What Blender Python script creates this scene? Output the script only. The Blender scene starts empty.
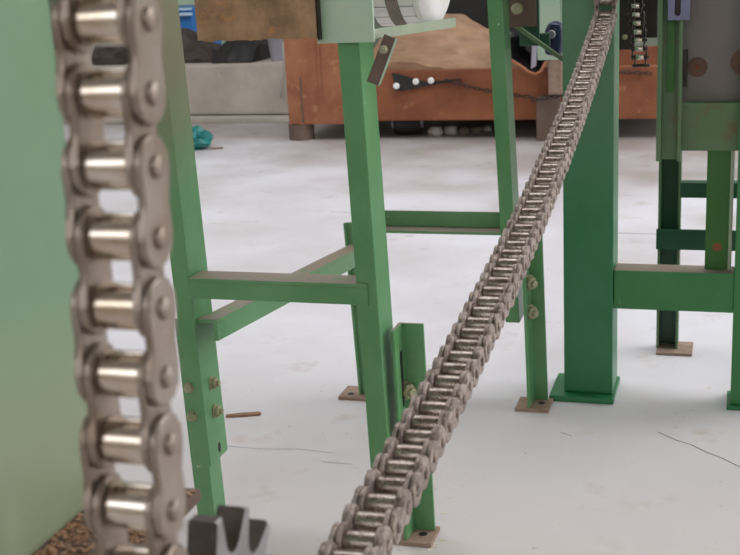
import bpy, bmesh, math, random
from mathutils import Vector as V, Matrix, noise
random.seed(7)
scene = bpy.context.scene
C = scene.collection

# ------------------------------------------------------------------ camera, light, exposure
FPX = 1200.0; YAW = math.radians(17.5); PIT = math.atan((277.5 + 50) / FPX); ROLL = 0.05
CAM = V((0, 0, 0.81))
fw = V((-math.sin(YAW) * math.cos(PIT), math.cos(YAW) * math.cos(PIT), -math.sin(PIT)))
r0 = V((math.cos(YAW), math.sin(YAW), 0)); u0 = r0.cross(fw)
RT = r0 * math.cos(ROLL) - u0 * math.sin(ROLL)
UP = u0 * math.cos(ROLL) + r0 * math.sin(ROLL)
cd = bpy.data.cameras.new('camera'); co = bpy.data.objects.new('camera', cd); C.objects.link(co)
co.matrix_world = Matrix(((RT.x, UP.x, -fw.x, CAM.x), (RT.y, UP.y, -fw.y, CAM.y), (RT.z, UP.z, -fw.z, CAM.z), (0, 0, 0, 1)))
cd.sensor_width = 36; cd.lens = 36 * FPX / 740; cd.clip_start = 0.02; cd.clip_end = 100
cd.dof.use_dof = True; cd.dof.focus_distance = 1.5; cd.dof.aperture_fstop = cd.lens / 3.0
scene.camera = co

w = bpy.data.worlds.new('daylight'); scene.world = w; w.use_nodes = True
w.node_tree.nodes['Background'].inputs[0].default_value = (0.955, 0.97, 1.0, 1)
w.node_tree.nodes['Background'].inputs[1].default_value = 2.0
sd = bpy.data.lights.new('sun', 'SUN'); sd.energy = 0.7; sd.angle = math.radians(50); sd.color = (1.0, 0.97, 0.95)
so = bpy.data.objects.new('sun', sd); C.objects.link(so); so.location = (2, 4, 4)
so.rotation_euler = (V((0.9, 0.55, 0.62))).to_track_quat('Z', 'Y').to_euler()
vs = scene.view_settings
vs.view_transform = 'Standard'; vs.look = 'None'; vs.gamma = 1; vs.use_curve_mapping = False; vs.exposure = 0.36

# ------------------------------------------------------------------ helpers
def ray(x, y): return fw * FPX + RT * (x - 370) + UP * (277.5 - y)
def at(x, y, ax, val):
    d = ray(x, y); k = 'xyz'.index(ax)
    return CAM + d * ((val - CAM[k]) / d[k])

def srgb(r, g, b):
    f = lambda c: (c / 255 / 12.92) if c <= 10 else ((c / 255 + 0.055) / 1.055) ** 2.4
    return (f(r), f(g), f(b), 1)

def material(name, col, col2=None, rough=0.5, metal=0.0, scale=20, bump=0.0, bscale=80, dust=None, dustamt=0.0, chips=None, chipamt=0.0, stretch=(1, 1, 1), c0=0.35, c1=0.65, topdust=None, zfade=None):
    m = bpy.data.materials.new(name); m.use_nodes = True
    nt = m.node_tree; N = nt.nodes; L = nt.links
    b = N['Principled BSDF']; b.inputs['Roughness'].default_value = rough; b.inputs['Metallic'].default_value = metal
    geo = N.new('ShaderNodeNewGeometry'); mp = N.new('ShaderNodeMapping'); mp.inputs['Scale'].default_value = stretch
    L.new(geo.outputs['Position'], mp.inputs['Vector'])
    def nz(s, det=5, rgh=0.6):
        n = N.new('ShaderNodeTexNoise'); n.inputs['Scale'].default_value = s; n.inputs['Detail'].default_value = det
        n.inputs['Roughness'].default_value = rgh; L.new(mp.outputs[0], n.inputs['Vector']); return n.outputs['Fac']
    def ramp(src, a, c):
        r = N.new('ShaderNodeMapRange'); r.inputs['From Min'].default_value = a; r.inputs['From Max'].default_value = c
        L.new(src, r.inputs['Value']); return r.outputs[0]
    def mix(fac, a, c):
        x = N.new('ShaderNodeMix'); x.data_type = 'RGBA'
        if isinstance(fac, float): x.inputs[0].default_value = fac
        else: L.new(fac, x.inputs[0])
        for i, s in ((6, a), (7, c)):
            if isinstance(s, tuple): x.inputs[i].default_value = s
            else: L.new(s, x.inputs[i])
        return x.outputs[2]
    cur = col
    if col2: cur = mix(ramp(nz(scale), c0, c1), cur, col2)
    metalsrc = None
    if dust:
        fac = ramp(nz(scale * 2.3 + 3), 0.72 - dustamt * 0.5, 0.86 - dustamt * 0.5)
        cur = mix(fac, cur, dust)
        if metal > 0:
            i = N.new('ShaderNodeMath'); i.operation = 'MULTIPLY_ADD'; i.inputs[1].default_value = -metal; i.inputs[2].default_value = metal
            L.new(fac, i.inputs[0]); L.new(i.outputs[0], b.inputs['Metallic'])
        rr = N.new('ShaderNodeMath'); rr.operation = 'MULTIPLY_ADD'; rr.inputs[1].default_value = 0.9 - rough; rr.inputs[2].default_value = rough
        L.new(fac, rr.inputs[0]); L.new(rr.outputs[0], b.inputs['Roughness'])
    if chips:
        cur = mix(ramp(nz(55, 3, 0.5), 0.74 - chipamt, 0.78 - chipamt), cur, chips)
    if zfade:        # second colour blended in between two heights, broken up by noise
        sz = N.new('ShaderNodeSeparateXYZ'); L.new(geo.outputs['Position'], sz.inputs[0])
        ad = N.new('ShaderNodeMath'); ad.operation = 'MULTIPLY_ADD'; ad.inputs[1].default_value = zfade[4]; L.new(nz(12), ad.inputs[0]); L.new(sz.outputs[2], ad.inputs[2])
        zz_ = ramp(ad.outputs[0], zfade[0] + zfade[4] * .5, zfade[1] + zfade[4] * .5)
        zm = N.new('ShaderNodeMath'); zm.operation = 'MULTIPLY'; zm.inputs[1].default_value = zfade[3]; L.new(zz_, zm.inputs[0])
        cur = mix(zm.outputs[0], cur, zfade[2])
    if topdust:      # sawdust settled on faces that point up
        sx = N.new('ShaderNodeSeparateXYZ'); L.new(geo.outputs['True Normal'], sx.inputs[0])
        a = ramp(sx.outputs[2], 0.75, 0.9); n2 = ramp(nz(30), 0.25, 0.45)
        mm = N.new('ShaderNodeMath'); mm.operation = 'MULTIPLY'; L.new(a, mm.inputs[0]); L.new(n2, mm.inputs[1])
        cur = mix(mm.outputs[0], cur, topdust)
    if isinstance(cur, tuple): b.inputs['Base Color'].default_value = cur
    else: L.new(cur, b.inputs['Base Color'])
    if bump:
        bp = N.new('ShaderNodeBump'); bp.inputs['Strength'].default_value = bump; bp.inputs['Distance'].default_value = 0.004
        L.new(nz(bscale), bp.inputs['Height']); L.new(bp.outputs[0], b.inputs['Normal'])
    return m

DUST = srgb(150, 132, 118)
M = {
 'green':   material('green_paint', srgb(86, 140, 88), srgb(102, 152, 104), 0.33, scale=9, chips=srgb(176, 186, 158), chipamt=0.02, bump=0.05, topdust=DUST),
 'legtaupe': material('taupe_top_green_paint', srgb(86, 140, 88), srgb(102, 152, 104), 0.4, scale=9, chips=srgb(176, 186, 158), chipamt=0.02, topdust=DUST, zfade=(0.5, 0.68, srgb(150, 138, 116), 0.85, 0.05)),  # taupe mixed into the green towards the top of the leg
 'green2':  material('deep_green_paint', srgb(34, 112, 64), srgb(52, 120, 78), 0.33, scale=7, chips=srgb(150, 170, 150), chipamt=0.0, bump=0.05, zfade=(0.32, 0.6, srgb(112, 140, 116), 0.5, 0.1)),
 'rgreen':  material('bright_green_paint', srgb(52, 120, 64), srgb(62, 128, 74), 0.4, scale=7, chips=srgb(178, 190, 150), chipamt=0.03, topdust=DUST),
 'dgreen':  material('dark_green_paint', srgb(20, 70, 48), srgb(28, 80, 54), 0.4, scale=8, chips=srgb(140, 160, 140), chipamt=0.0),
 'olive':   material('olive_green_paint', srgb(44, 100, 30), srgb(56, 104, 44), 0.5, scale=9, chips=srgb(150, 110, 80), chipamt=0.03),
 'greyg':   material('grey_green_paint', srgb(84, 118, 80), srgb(100, 122, 90), 0.6, scale=8, dust=srgb(112, 104, 82), dustamt=0.3),
 'pale':    material('pale_green_paint', srgb(168, 194, 170), srgb(180, 202, 178), 0.5, scale=10, dust=srgb(140, 140, 112), dustamt=0.18, bump=0.1),
 'paledust': material('dusty_pale_green', srgb(166, 174, 152), srgb(150, 164, 140), 0.7, scale=30),
 'panel':   material('housing_green_paint', srgb(112, 146, 114), srgb(122, 152, 122), 0.35, scale=6, dust=srgb(140, 150, 126), dustamt=0.2, zfade=(0.64, 0.56, srgb(158, 158, 130), 0.6, 0.06)),
 'rustplate': material('dusty_rust', srgb(178, 144, 112), srgb(132, 104, 80), 0.9, scale=24, dust=srgb(190, 138, 90), dustamt=0.3, bump=0.8, bscale=160),
 'steel':   material('worn_bright_steel', srgb(226, 218, 208), srgb(206, 188, 168), 0.2, 0.95, scale=60),
 'plate':   material('chain_plate_steel', srgb(160, 148, 138), srgb(140, 122, 108), 0.38, 0.6, scale=40, bump=0.1, bscale=300),
 'dsteel':  material('dusty_roller_steel', srgb(176, 164, 154), srgb(128, 112, 104), 0.16, 0.8, scale=70, dust=srgb(142, 124, 110), dustamt=0.24, bump=0.15, bscale=400),
 'dplate':  material('dusty_plate_steel', srgb(164, 150, 142), srgb(108, 92, 84), 0.45, 0.4, scale=70, dust=srgb(188, 172, 160), dustamt=0.42, bump=0.35, bscale=450),
 'sprocket': material('sprocket_steel', srgb(160, 158, 158), srgb(138, 134, 134), 0.38, 0.7, scale=50, dust=srgb(150, 132, 112), dustamt=0.1),
 'grease':  material('greasy_steel', srgb(92, 82, 76), srgb(76, 66, 62), 0.55, 0.3, scale=60),
 'bolt':    material('dusty_zinc', srgb(176, 172, 140), srgb(150, 146, 116), 0.6, 0.3, scale=90),
 'foot':    material('rusty_foot_plate', srgb(164, 140, 124), srgb(142, 114, 98), 0.85, scale=40, dust=srgb(166, 150, 136), dustamt=0.3),
 'orange':  material('orange_rust', srgb(148, 90, 58), srgb(122, 70, 46), 0.85, scale=6, dust=srgb(168, 116, 84), dustamt=0.2, bump=0.2),
 'rustlight': material('light_rust', srgb(160, 106, 74), srgb(138, 84, 58), 0.9, scale=7, dust=srgb(178, 134, 96), dustamt=0.28, bump=0.3),
 'brown':   material('brown_steel', srgb(92, 76, 66), srgb(112, 92, 80), 0.8, scale=9),
 'sawdust': material('sawdust', srgb(168, 134, 106), srgb(140, 106, 82), 0.95, scale=6, stretch=(1, 1, 3.5), bump=0.6, bscale=60, dust=srgb(120, 88, 64), dustamt=0.1),
 'black':   material('black_rubber', srgb(22, 20, 20), srgb(30, 28, 27), 0.6, scale=9),
 'gloss':   material('glossy_black', srgb(34, 33, 36), srgb(44, 42, 44), 0.18, scale=9),
 'dark':    material('dark_oily_steel', srgb(48, 42, 38), srgb(62, 52, 46), 0.5, 0.3, scale=30),
 'white':   material('white_lagging', srgb(244, 243, 243), srgb(228, 225, 220), 0.5, scale=12),
 'band':    material('grey_band', srgb(140, 128, 120), srgb(124, 112, 104), 0.8, scale=30),
 'kerb':    material('kerb_concrete', srgb(184, 174, 164), srgb(164, 154, 144), 0.95, scale=5, dust=srgb(196, 182, 162), dustamt=0.2, bump=0.4, bscale=30),
 'blue':    material('blue_plastic', srgb(46, 112, 186), srgb(54, 120, 192), 0.45, scale=5),
 'lightblue': material('pale_blue', srgb(190, 214, 232), None, 0.5),
 'teal':    material('teal_plastic', srgb(18, 104, 104), srgb(30, 122, 116), 0.35, scale=12, bump=0.3, bscale=40),
 'tarp':    material('dark_netting', srgb(44, 36, 34), srgb(74, 62, 56), 0.9, scale=14, bump=0.8, bscale=40),
 'grey':    material('grey_plastic', srgb(146, 142, 152), None, 0.6),
 'cover':   material('grey_cover_sheet', srgb(126, 120, 116), srgb(112, 106, 102), 0.4, 0.35, scale=4),
 'rustspot': material('rust_spot', srgb(104, 78, 68), srgb(118, 90, 78), 0.9, scale=30),
 'bluegrey': material('blue_grey_paint', srgb(124, 124, 158), srgb(112, 112, 142), 0.5, scale=20),
 'navy':    material('navy_paint', srgb(20, 26, 62), srgb(26, 32, 70), 0.3, scale=9),
 'wood':    material('splinter_wood', srgb(150, 116, 92), srgb(122, 90, 70), 0.9, scale=40),
 'chip':    material('pale_wood_chip', srgb(232, 222, 208), srgb(206, 190, 170), 0.9, scale=60),
 'crack':   material('floor_crack', srgb(128, 120, 116), srgb(110, 102, 98), 0.95, scale=20),
 'roof':    material('roof_sheeting', srgb(150, 146, 140), srgb(132, 128, 122), 0.8, scale=2),
 'whitewash': material('whitewashed_wall', srgb(226, 214, 200), srgb(212, 200, 186), 0.9, scale=2),
 'wall':    material('wall_plaster', srgb(150, 158, 140), srgb(138, 146, 130), 0.9, scale=2),
}

def floor_material():
    m = material('concrete_floor', srgb(224, 222, 229), srgb(202, 195, 196), 0.42, scale=2.2, dust=srgb(196, 184, 178), dustamt=0.22, bump=0.08, bscale=25, c0=0.3, c1=0.7)
    nt = m.node_tree; N = nt.nodes; L = nt.links; b = N['Principled BSDF']
    src = b.inputs['Base Color'].links[0].from_socket
    geo = N.new('ShaderNodeNewGeometry')
    v = N.new('ShaderNodeTexVoronoi'); v.feature = 'DISTANCE_TO_EDGE'; v.inputs['Scale'].default_value = 0.9
    n = N.new('ShaderNodeTexNoise'); n.inputs['Scale'].default_value = 4; n.inputs['Detail'].default_value = 6
    a = N.new('ShaderNodeMix'); a.data_type = 'VECTOR'; a.inputs[0].default_value = 0.12
    L.new(geo.outputs['Position'], n.inputs['Vector']); L.new(geo.outputs['Position'], a.inputs[4]); L.new(n.outputs['Color'], a.inputs[5])
    L.new(a.outputs[1], v.inputs['Vector'])
    r = N.new('ShaderNodeMapRange'); r.inputs['From Min'].default_value = 0.0; r.inputs['From Max'].default_value = 0.0016
    r.inputs['To Min'].default_value = 0.0; r.inputs['To Max'].default_value = 0
    L.new(v.outputs['Distance'], r.inputs['Value'])
    n2 = N.new('ShaderNodeTexNoise'); n2.inputs['Scale'].default_value = 3; L.new(geo.outputs['Position'], n2.inputs['Vector'])
    r2 = N.new('ShaderNodeMapRange'); r2.inputs['From Min'].default_value = 0.5; r2.inputs['From Max'].default_value = 0.6
    L.new(n2.outputs['Fac'], r2.inputs['Value'])
    mu = N.new('ShaderNodeMath'); mu.operation = 'MULTIPLY'; L.new(r.outputs[0], mu.inputs[0]); L.new(r2.outputs[0], mu.inputs[1])
    x = N.new('ShaderNodeMix'); x.data_type = 'RGBA'; L.new(mu.outputs[0], x.inputs[0]); L.new(src, x.inputs[6]); x.inputs[7].default_value = srgb(110, 102, 98)
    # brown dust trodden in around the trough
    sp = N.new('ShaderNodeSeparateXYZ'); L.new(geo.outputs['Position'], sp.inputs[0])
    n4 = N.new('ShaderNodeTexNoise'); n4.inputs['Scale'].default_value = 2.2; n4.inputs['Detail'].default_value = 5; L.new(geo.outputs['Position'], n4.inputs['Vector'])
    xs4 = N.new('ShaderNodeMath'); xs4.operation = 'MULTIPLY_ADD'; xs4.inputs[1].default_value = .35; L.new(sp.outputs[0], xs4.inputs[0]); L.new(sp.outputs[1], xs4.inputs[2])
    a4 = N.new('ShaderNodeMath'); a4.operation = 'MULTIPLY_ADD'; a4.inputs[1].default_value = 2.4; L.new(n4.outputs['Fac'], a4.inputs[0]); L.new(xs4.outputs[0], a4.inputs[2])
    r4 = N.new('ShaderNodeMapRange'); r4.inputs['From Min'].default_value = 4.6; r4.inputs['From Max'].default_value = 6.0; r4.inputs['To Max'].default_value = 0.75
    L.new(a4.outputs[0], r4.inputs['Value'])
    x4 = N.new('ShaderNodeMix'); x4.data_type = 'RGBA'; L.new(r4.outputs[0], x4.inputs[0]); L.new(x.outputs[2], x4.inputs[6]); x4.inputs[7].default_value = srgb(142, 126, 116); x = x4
    # near floor painted darker for its dimmer light, blotched with brown dust
    a5 = N.new('ShaderNodeMath'); a5.operation = 'MULTIPLY_ADD'; a5.inputs[1].default_value = 1.6; L.new(n4.outputs['Fac'], a5.inputs[0]); L.new(sp.outputs[1], a5.inputs[2])
    r5 = N.new('ShaderNodeMapRange'); r5.inputs['From Min'].default_value = 3.0; r5.inputs['From Max'].default_value = 2.2; r5.inputs['To Max'].default_value = 0.6
    L.new(a5.outputs[0], r5.inputs['Value'])
    x5 = N.new('ShaderNodeMix'); x5.data_type = 'RGBA'; L.new(r5.outputs[0], x5.inputs[0]); L.new(x.outputs[2], x5.inputs[6]); x5.inputs[7].default_value = srgb(196, 183, 176); x = x5
    # fine dirt specks
    n3 = N.new('ShaderNodeTexNoise'); n3.inputs['Scale'].default_value = 45; n3.inputs['Detail'].default_value = 2; L.new(geo.outputs['Position'], n3.inputs['Vector'])
    r3 = N.new('ShaderNodeMapRange'); r3.inputs['From Min'].default_value = 0.73; r3.inputs['From Max'].default_value = 0.78; r3.inputs['To Max'].default_value = 0.5
    L.new(n3.outputs['Fac'], r3.inputs['Value'])
    y = N.new('ShaderNodeMix'); y.data_type = 'RGBA'; L.new(r3.outputs[0], y.inputs[0]); L.new(x.outputs[2], y.inputs[6]); y.inputs[7].default_value = srgb(140, 126, 116)
    L.new(y.outputs[2], b.inputs['Base Color'])
    return m
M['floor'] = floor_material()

WL = {}
def wl(o): return WL.get(o.name, V((0, 0, 0))) if o else V((0, 0, 0))
def tag(o, label=None, cat=None, group=None, kind=None):
    if label: o['label'] = label
    if cat: o['category'] = cat
    if group: o['group'] = group
    if kind: o['kind'] = kind
    return o
def thing(name, loc, label, cat, group=None):
    o = bpy.data.objects.new(name, None); C.objects.link(o); o.location = loc; o.empty_display_size = 0.05
    WL[o.name] = V(loc); return tag(o, label, cat, group, 'thing')
def inst(name, me, parent, mat4):
    o = bpy.data.objects.new(name, me); C.objects.link(o); o.parent = parent
    mm = mat4.copy(); mm.translation = mm.translation - wl(parent); o.matrix_basis = mm
    WL[o.name] = mat4.translation.copy(); return o

class MB:
    def __init__(s): s.bm = bmesh.new()
    def hexa(s, p, bev=0.0):      # 8 corners: bottom 4 ccw, top 4 ccw
        vs_ = [s.bm.verts.new(q) for q in p]
        fs = [s.bm.faces.new([vs_[i] for i in f]) for f in ((3, 2, 1, 0), (4, 5, 6, 7), (0, 1, 5, 4), (1, 2, 6, 5), (2, 3, 7, 6), (3, 0, 4, 7))]
        if bev:
            es = list({e for f in fs for e in f.edges})
            bmesh.ops.bevel(s.bm, geom=es, offset=bev, segments=2, affect='EDGES', profile=0.7)
        return s
    def box(s, x0, x1, y0, y1, z0, z1, bev=0.0):
        return s.hexa([V(q) for q in ((x0, y0, z0), (x1, y0, z0), (x1, y1, z0), (x0, y1, z0), (x0, y0, z1), (x1, y0, z1), (x1, y1, z1), (x0, y1, z1))], bev)
    def bar(s, a, b, right, up, bev=0.0):     # box from a to b; section spanned by vectors right, up (a is one corner)
        a = V(a); b = V(b); r = V(right); u = V(up)
        return s.hexa([a, a + r, b + r, b, a + u, a + r + u, b + r + u, b + u], bev)
    def prism(s, prof, ext):      # closed profile of points, extruded by vector
        ext = V(ext); n = len(prof)
        a = [s.bm.verts.new(V(p)) for p in prof]; b = [s.bm.verts.new(V(p) + ext) for p in prof]
        s.bm.faces.new(a[::-1]); s.bm.faces.new(b)
        for i in range(n): s.bm.faces.new((a[i], a[(i + 1) % n], b[(i + 1) % n], b[i]))
        return s
    def lathe(s, p0, axis, prof, n=20, cap=True):    # prof: (distance along axis, radius)
        p0 = V(p0); ax = V(axis).normalized(); q = ax.to_track_quat('Z', 'Y'); ex = q @ V((1, 0, 0)); ey = q @ V((0, 1, 0))
        rings = [[s.bm.verts.new(p0 + ax * d + (ex * math.cos(2 * math.pi * k / n) + ey * math.sin(2 * math.pi * k / n)) * r) for k in range(n)] for d, r in prof]
        for i in range(len(rings) - 1):
            for k in range(n): s.bm.faces.new((rings[i][k], rings[i][(k + 1) % n], rings[i + 1][(k + 1) % n], rings[i + 1][k]))
        if cap: s.bm.faces.new(rings[0][::-1]); s.bm.faces.new(rings[-1])
        return s
    def tube(s, pts, r, n=8):
        pts = [V(p) for p in pts]; rings = []
        for i, p in enumerate(pts):
            t = (pts[min(i + 1, len(pts) - 1)] - pts[max(i - 1, 0)]).normalized(); q = t.to_track_quat('Z', 'Y')
            rings.append([s.bm.verts.new(p + q @ V((math.cos(2 * math.pi * k / n) * r, math.sin(2 * math.pi * k / n) * r, 0))) for k in range(n)])
        for i in range(len(rings) - 1):
            for k in range(n): s.bm.faces.new((rings[i][k], rings[i][(k + 1) % n], rings[i + 1][(k + 1) % n], rings[i + 1][k]))
        s.bm.faces.new(rings[0][::-1]); s.bm.faces.new(rings[-1]); return s
    def mesh(s, name, mat, smooth=False):
        bmesh.ops.recalc_face_normals(s.bm, faces=s.bm.faces)
        me = bpy.data.meshes.new(name); s.bm.to_mesh(me); s.bm.free(); me.materials.append(M[mat])
        if smooth:
            for p in me.polygons: p.use_smooth = True
            me.set_sharp_from_angle(angle=math.radians(38))
        return me
    def build(s, name, mat, parent=None, smooth=False):
        if parent: bmesh.ops.translate(s.bm, verts=s.bm.verts, vec=-wl(parent))
        o = bpy.data.objects.new(name, s.mesh(name, mat, smooth)); C.objects.link(o); o.parent = parent
        WL[o.name] = wl(parent).copy(); return o

def prect(x0, y0, x1, y1, Y):      # pixel rectangle standing in the plane y = Y -> x0, x1, z0, z1
    cx = (x0 + x1) / 2; cy = (y0 + y1) / 2
    return at(x0, cy, 'y', Y).x, at(x1, cy, 'y', Y).x, at(cx, y1, 'y', Y).z, at(cx, y0, 'y', Y).z
def pbox(x0, y0, x1, y1, Y, depth, bev=0.002):
    a, b, c, d = prect(x0, y0, x1, y1, Y); return MB().box(a, b, Y, Y + depth, c, d, bev)

def mk_bolt(mat='bolt'):
    b = MB(); b.lathe((0, 0, 0), (0, 0, 1), [(0, .0105), (.0018, .0105)], 16)
    b.lathe((0, 0, .0018), (0, 0, 1), [(0, .0088), (.006, .0088), (.0075, .0072)], 6)
    b.lathe((0, 0, .009), (0, 0, 1), [(0, .0045), (.004, .0045), (.0048, .0038)], 10)
    return b.mesh('bolt', mat, True)
BOLT = mk_bolt()
def bolt(parent, p, n, name='bolt', sc=1.0):
    return inst(name, BOLT, parent, Matrix.Translation(V(p)) @ V(n).to_track_quat('Z', 'Y').to_matrix().to_4x4() @ Matrix.Scale(sc, 4))

# ------------------------------------------------------------------ the setting
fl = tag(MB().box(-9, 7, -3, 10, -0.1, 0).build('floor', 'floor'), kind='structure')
for cpx_, wd in (([(658, 432), (676, 440), (692, 445), (706, 452), (722, 458), (742, 468)], .0012), ([(226, 446), (262, 449), (300, 449), (334, 453)], .0007), ([(322, 462), (352, 464)], .0008), ([(560, 432), (572, 436)], .001), ([(330, 212), (388, 213)], .002), ([(618, 233), (656, 234), (704, 231)], .003)):
    q_ = [at(x, y, 'z', 0.0003) for x, y in cpx_]; m_ = MB()
    for a, b_ in zip(q_[:-1], q_[1:]):
        n_ = V((-(b_ - a).y, (b_ - a).x, 0)).normalized() * wd
        m_.bm.faces.new([m_.bm.verts.new(p) for p in (a - n_, a + n_, b_ + n_ * .8, b_ - n_ * .8)])
    m_.build('crack', 'crack', fl)
tag(MB().box(-9, 7, 9.2, 9.4, 0, 3.2).build('wall_back', 'wall'), kind='structure')
rf = MB(); rf.box(-5.5, 3.2, -2.6, 2.0, 3.6, 3.7); rf.box(-5.5, 3.2, 4.7, 9.4, 3.6, 3.7)      # unseen roof and skylight gap, added to shape reflections and floor light
tag(rf.build('added_roof', 'roof'), kind='structure')
tag(MB().box(-5.7, -5.5, -2.6, 9.2, 0, 3.7).build('added_wall_left', 'wall'), kind='structure')  # unseen, added to cut fill light from the left
wf = MB(); wf.box(-5.5, 3.2, -2.8, -2.6, 0, 1.5); wf.box(-5.5, 3.2, -2.8, -2.6, 3.0, 3.7)       # unseen wall, high window band: added for roller highlights and dimmer near floor
tag(wf.build('added_wall_front', 'whitewash'), kind='structure')
tag(MB().box(3.2, 3.4, -2.8, 1.4, 0, 3.7).build('added_wall_right', 'wall'), kind='structure')  # unseen, added to block side light near the camera

# ------------------------------------------------------------------ roller chains
PITCH = 0.0254
def plate_mesh(name, mat, R=.0116, waist=.0082, t=.0032, pitch=PITCH):
    prof = []; L = pitch / 2; a0 = math.radians(52)
    for sgn in (1, -1):
        for k in range(9):
            an = -math.pi + a0 + (2 * math.pi - 2 * a0) * k / 8 if False else (-(math.pi - a0) + (2 * (math.pi - a0)) * k / 8)
            prof.append((0, sgn * (L + R * math.cos(an)), sgn * R * math.sin(an)))
        prof.append((0, 0, sgn * waist))
    b = MB(); b.prism([(-t / 2, p[1], p[2]) for p in prof], (t, 0, 0))
    es = [e for e in b.bm.edges if abs(abs(e.verts[0].co.x) - t / 2) < 1e-6 and abs(e.verts[0].co.x - e.verts[1].co.x) < 1e-6]
    bmesh.ops.bevel(b.bm, geom=es, offset=.0007, segments=1, affect='EDGES')
    return b.mesh(name, mat, True)
def roller_mesh(name, mat, h=.0088, r=.0079):
    b = MB(); b.lathe((-h, 0, 0), (1, 0, 0), [(0, r - .0013), (.0004, r - .0003), (.0012, r), (2 * h - .0012, r), (2 * h - .0004, r - .0003), (2 * h, r - .0013)], 28)
    return b.mesh(name, mat, True)
def pin_mesh(name, mat, h=.0182):
    b = MB(); b.lathe((-h, 0, 0), (1, 0, 0), [(0, .0026), (.0007, .0040), (.0018, .0044), (2 * h - .0018, .0044), (2 * h - .0007, .0040), (2 * h, .0026)], 18)
    return b.mesh(name, mat, True)

def chain(root, pts, x, pm, rm, nm, first_outer=True, jit=0.0, offs=(.0142, .0107)):
    pts = [V((x, p[0], p[1])) for p in pts]
    rnd = random.Random(3)
    for i, p in enumerate(pts):
        d = (pts[min(i + 1, len(pts) - 1)] - pts[max(i - 1, 0)]); an = math.atan2(d.z, d.y)
        tw = Matrix.Rotation(rnd.uniform(-jit, jit), 4, 'Z')
        inst('roller', rm, root, Matrix.Translation(p) @ tw @ Matrix.Rotation(rnd.uniform(0, 6.28), 4, 'X'))
        inst('pin', nm, root, Matrix.Translation(p) @ tw)
        if i + 1 < len(pts):
            q = pts[i + 1]; c = (p + q) / 2; d = q - p
            rot = Matrix.Rotation(math.atan2(d.z, d.y), 4, 'X') @ Matrix.Rotation(rnd.uniform(-jit, jit), 4, 'Z')
            outer = (i % 2 == 0) == first_outer
            off = offs[0] if outer else offs[1]
            for s in (-1, 1):
                inst('outer_link_plate' if outer else 'inner_link_plate', pm, root, Matrix.Translation(c) @ rot @ Matrix.Translation((s * off, 0, 0)))

def walk(path, step, n):      # path: dense polyline of (y, z); equal chords
    out = [V((path[0][0], path[0][1]))]; i = 0
    while len(out) < n and i < len(path) - 1:
        a = V(path[i]); b = V(path[i + 1]); c = out[-1]
        if (b - c).length < step: i += 1; continue
        lo, hi = 0.0, 1.0
        if (a - c).length >= step: lo = 0.0; hi = 0.0
        for _ in range(30):
            md = (lo + hi) / 2
            if (a.lerp(b, md) - c).length < step: lo = md
            else: hi = md
        out.append(a.lerp(b, hi))
    return out

# near chain: falls in front of the housing and wraps its sprocket from the near side
NX = -0.2115
t0 = at(107.5, 20, 'x', NX); t1 = at(136.5, 526, 'x', NX)
dn = V((t1.y - t0.y, t1.z - t0.z)).normalized()
SR = PITCH / (2 * math.sin(math.pi / 15))
nr = V((-dn.y, dn.x))
if nr.x < 0: nr = -nr
start = V((t0.y, t0.z)) - dn * PITCH * 8
tang = V((t1.y, t1.z)) + dn * 0.092
SC = tang + nr * SR
path = [start.lerp(tang, k / 60) for k in range(61)]
a_0 = math.atan2(tang.y - SC.y, tang.x - SC.x)
path += [SC + V((math.cos(a_0 + k / 60 * math.pi * .9), math.sin(a_0 + k / 60 * math.pi * .9))) * SR for k in range(1, 61)]
npts = walk([(p.x, p.y) for p in path], PITCH, 200)
nc = thing('roller_chain', (NX, tang.x, SC.y - SR - .02), 'bright steel roller chain hanging straight down the left side, large and close', 'chain')
chain(nc, npts, NX, plate_mesh('near_plate', 'plate', .0114, .0080), roller_mesh('near_roller', 'steel', .0088, .0087), pin_mesh('near_pin', 'plate'), True)

def sprocket_profile(n, R, rr=.0083, tip=.0115):
    pr = []
    for k in range(n):
        a = 2 * math.pi * k / n; h = math.pi / n
        gc = (R * math.cos(a), R * math.sin(a))
        for j in range(7):       # the seat that takes the roller
            b_ = a + math.pi + math.radians(62) - math.radians(124) * j / 6
            pr.append((gc[0] + rr * math.cos(b_), gc[1] + rr * math.sin(b_)))
        for aa in (a + h - .11 * h * 2.0, a + h + .11 * h * 2.0):
            pr.append(((R + tip) * math.cos(aa), (R + tip) * math.sin(aa)))
    return pr
# phase: a seat at the tangent point
ph = math.atan2(npts[-3].y - SC.y, npts[-3].x - SC.x) - 0.5 * math.pi / 15
def make_sprocket(name, x, cy, cz, phase, label, shaft=(-.13, .02)):
    t = thing(name, (x, cy, cz - .075), label, 'sprocket')
    pr = sprocket_profile(15, SR); cs, sn = math.cos(phase), math.sin(phase)
    b = MB(); b.prism([(x - .0068, cy + p[0] * cs - p[1] * sn, cz + p[0] * sn + p[1] * cs) for p in pr], (.0136, 0, 0))
    es = [e for e in b.bm.edges if abs(e.verts[0].co.x - e.verts[1].co.x) < 1e-6]
    bmesh.ops.bevel(b.bm, geom=es, offset=.001, segments=1, affect='EDGES')
    tw_ = b.build('toothed_wheel', 'sprocket', t, True)
    tw_.data.materials.append(M['grease'])
    for p in tw_.data.polygons:
        if abs(p.normal.x) < .4: p.material_index = 1
    MB().lathe((x + .0068, cy, cz), (1, 0, 0), [(0, .036), (.024, .036), (.026, .034)], 32).build('hub', 'sprocket', t, True)
    MB().lathe((x + shaft[0], cy, cz), (1, 0, 0), [(0, .017), (shaft[1] - shaft[0] + .03, .017)], 24).build('shaft', 'plate', t, True)
    return t
make_sprocket('sprocket', NX, SC.x, SC.y, ph, 'grey toothed steel sprocket at the bottom left behind the near chain')

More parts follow.
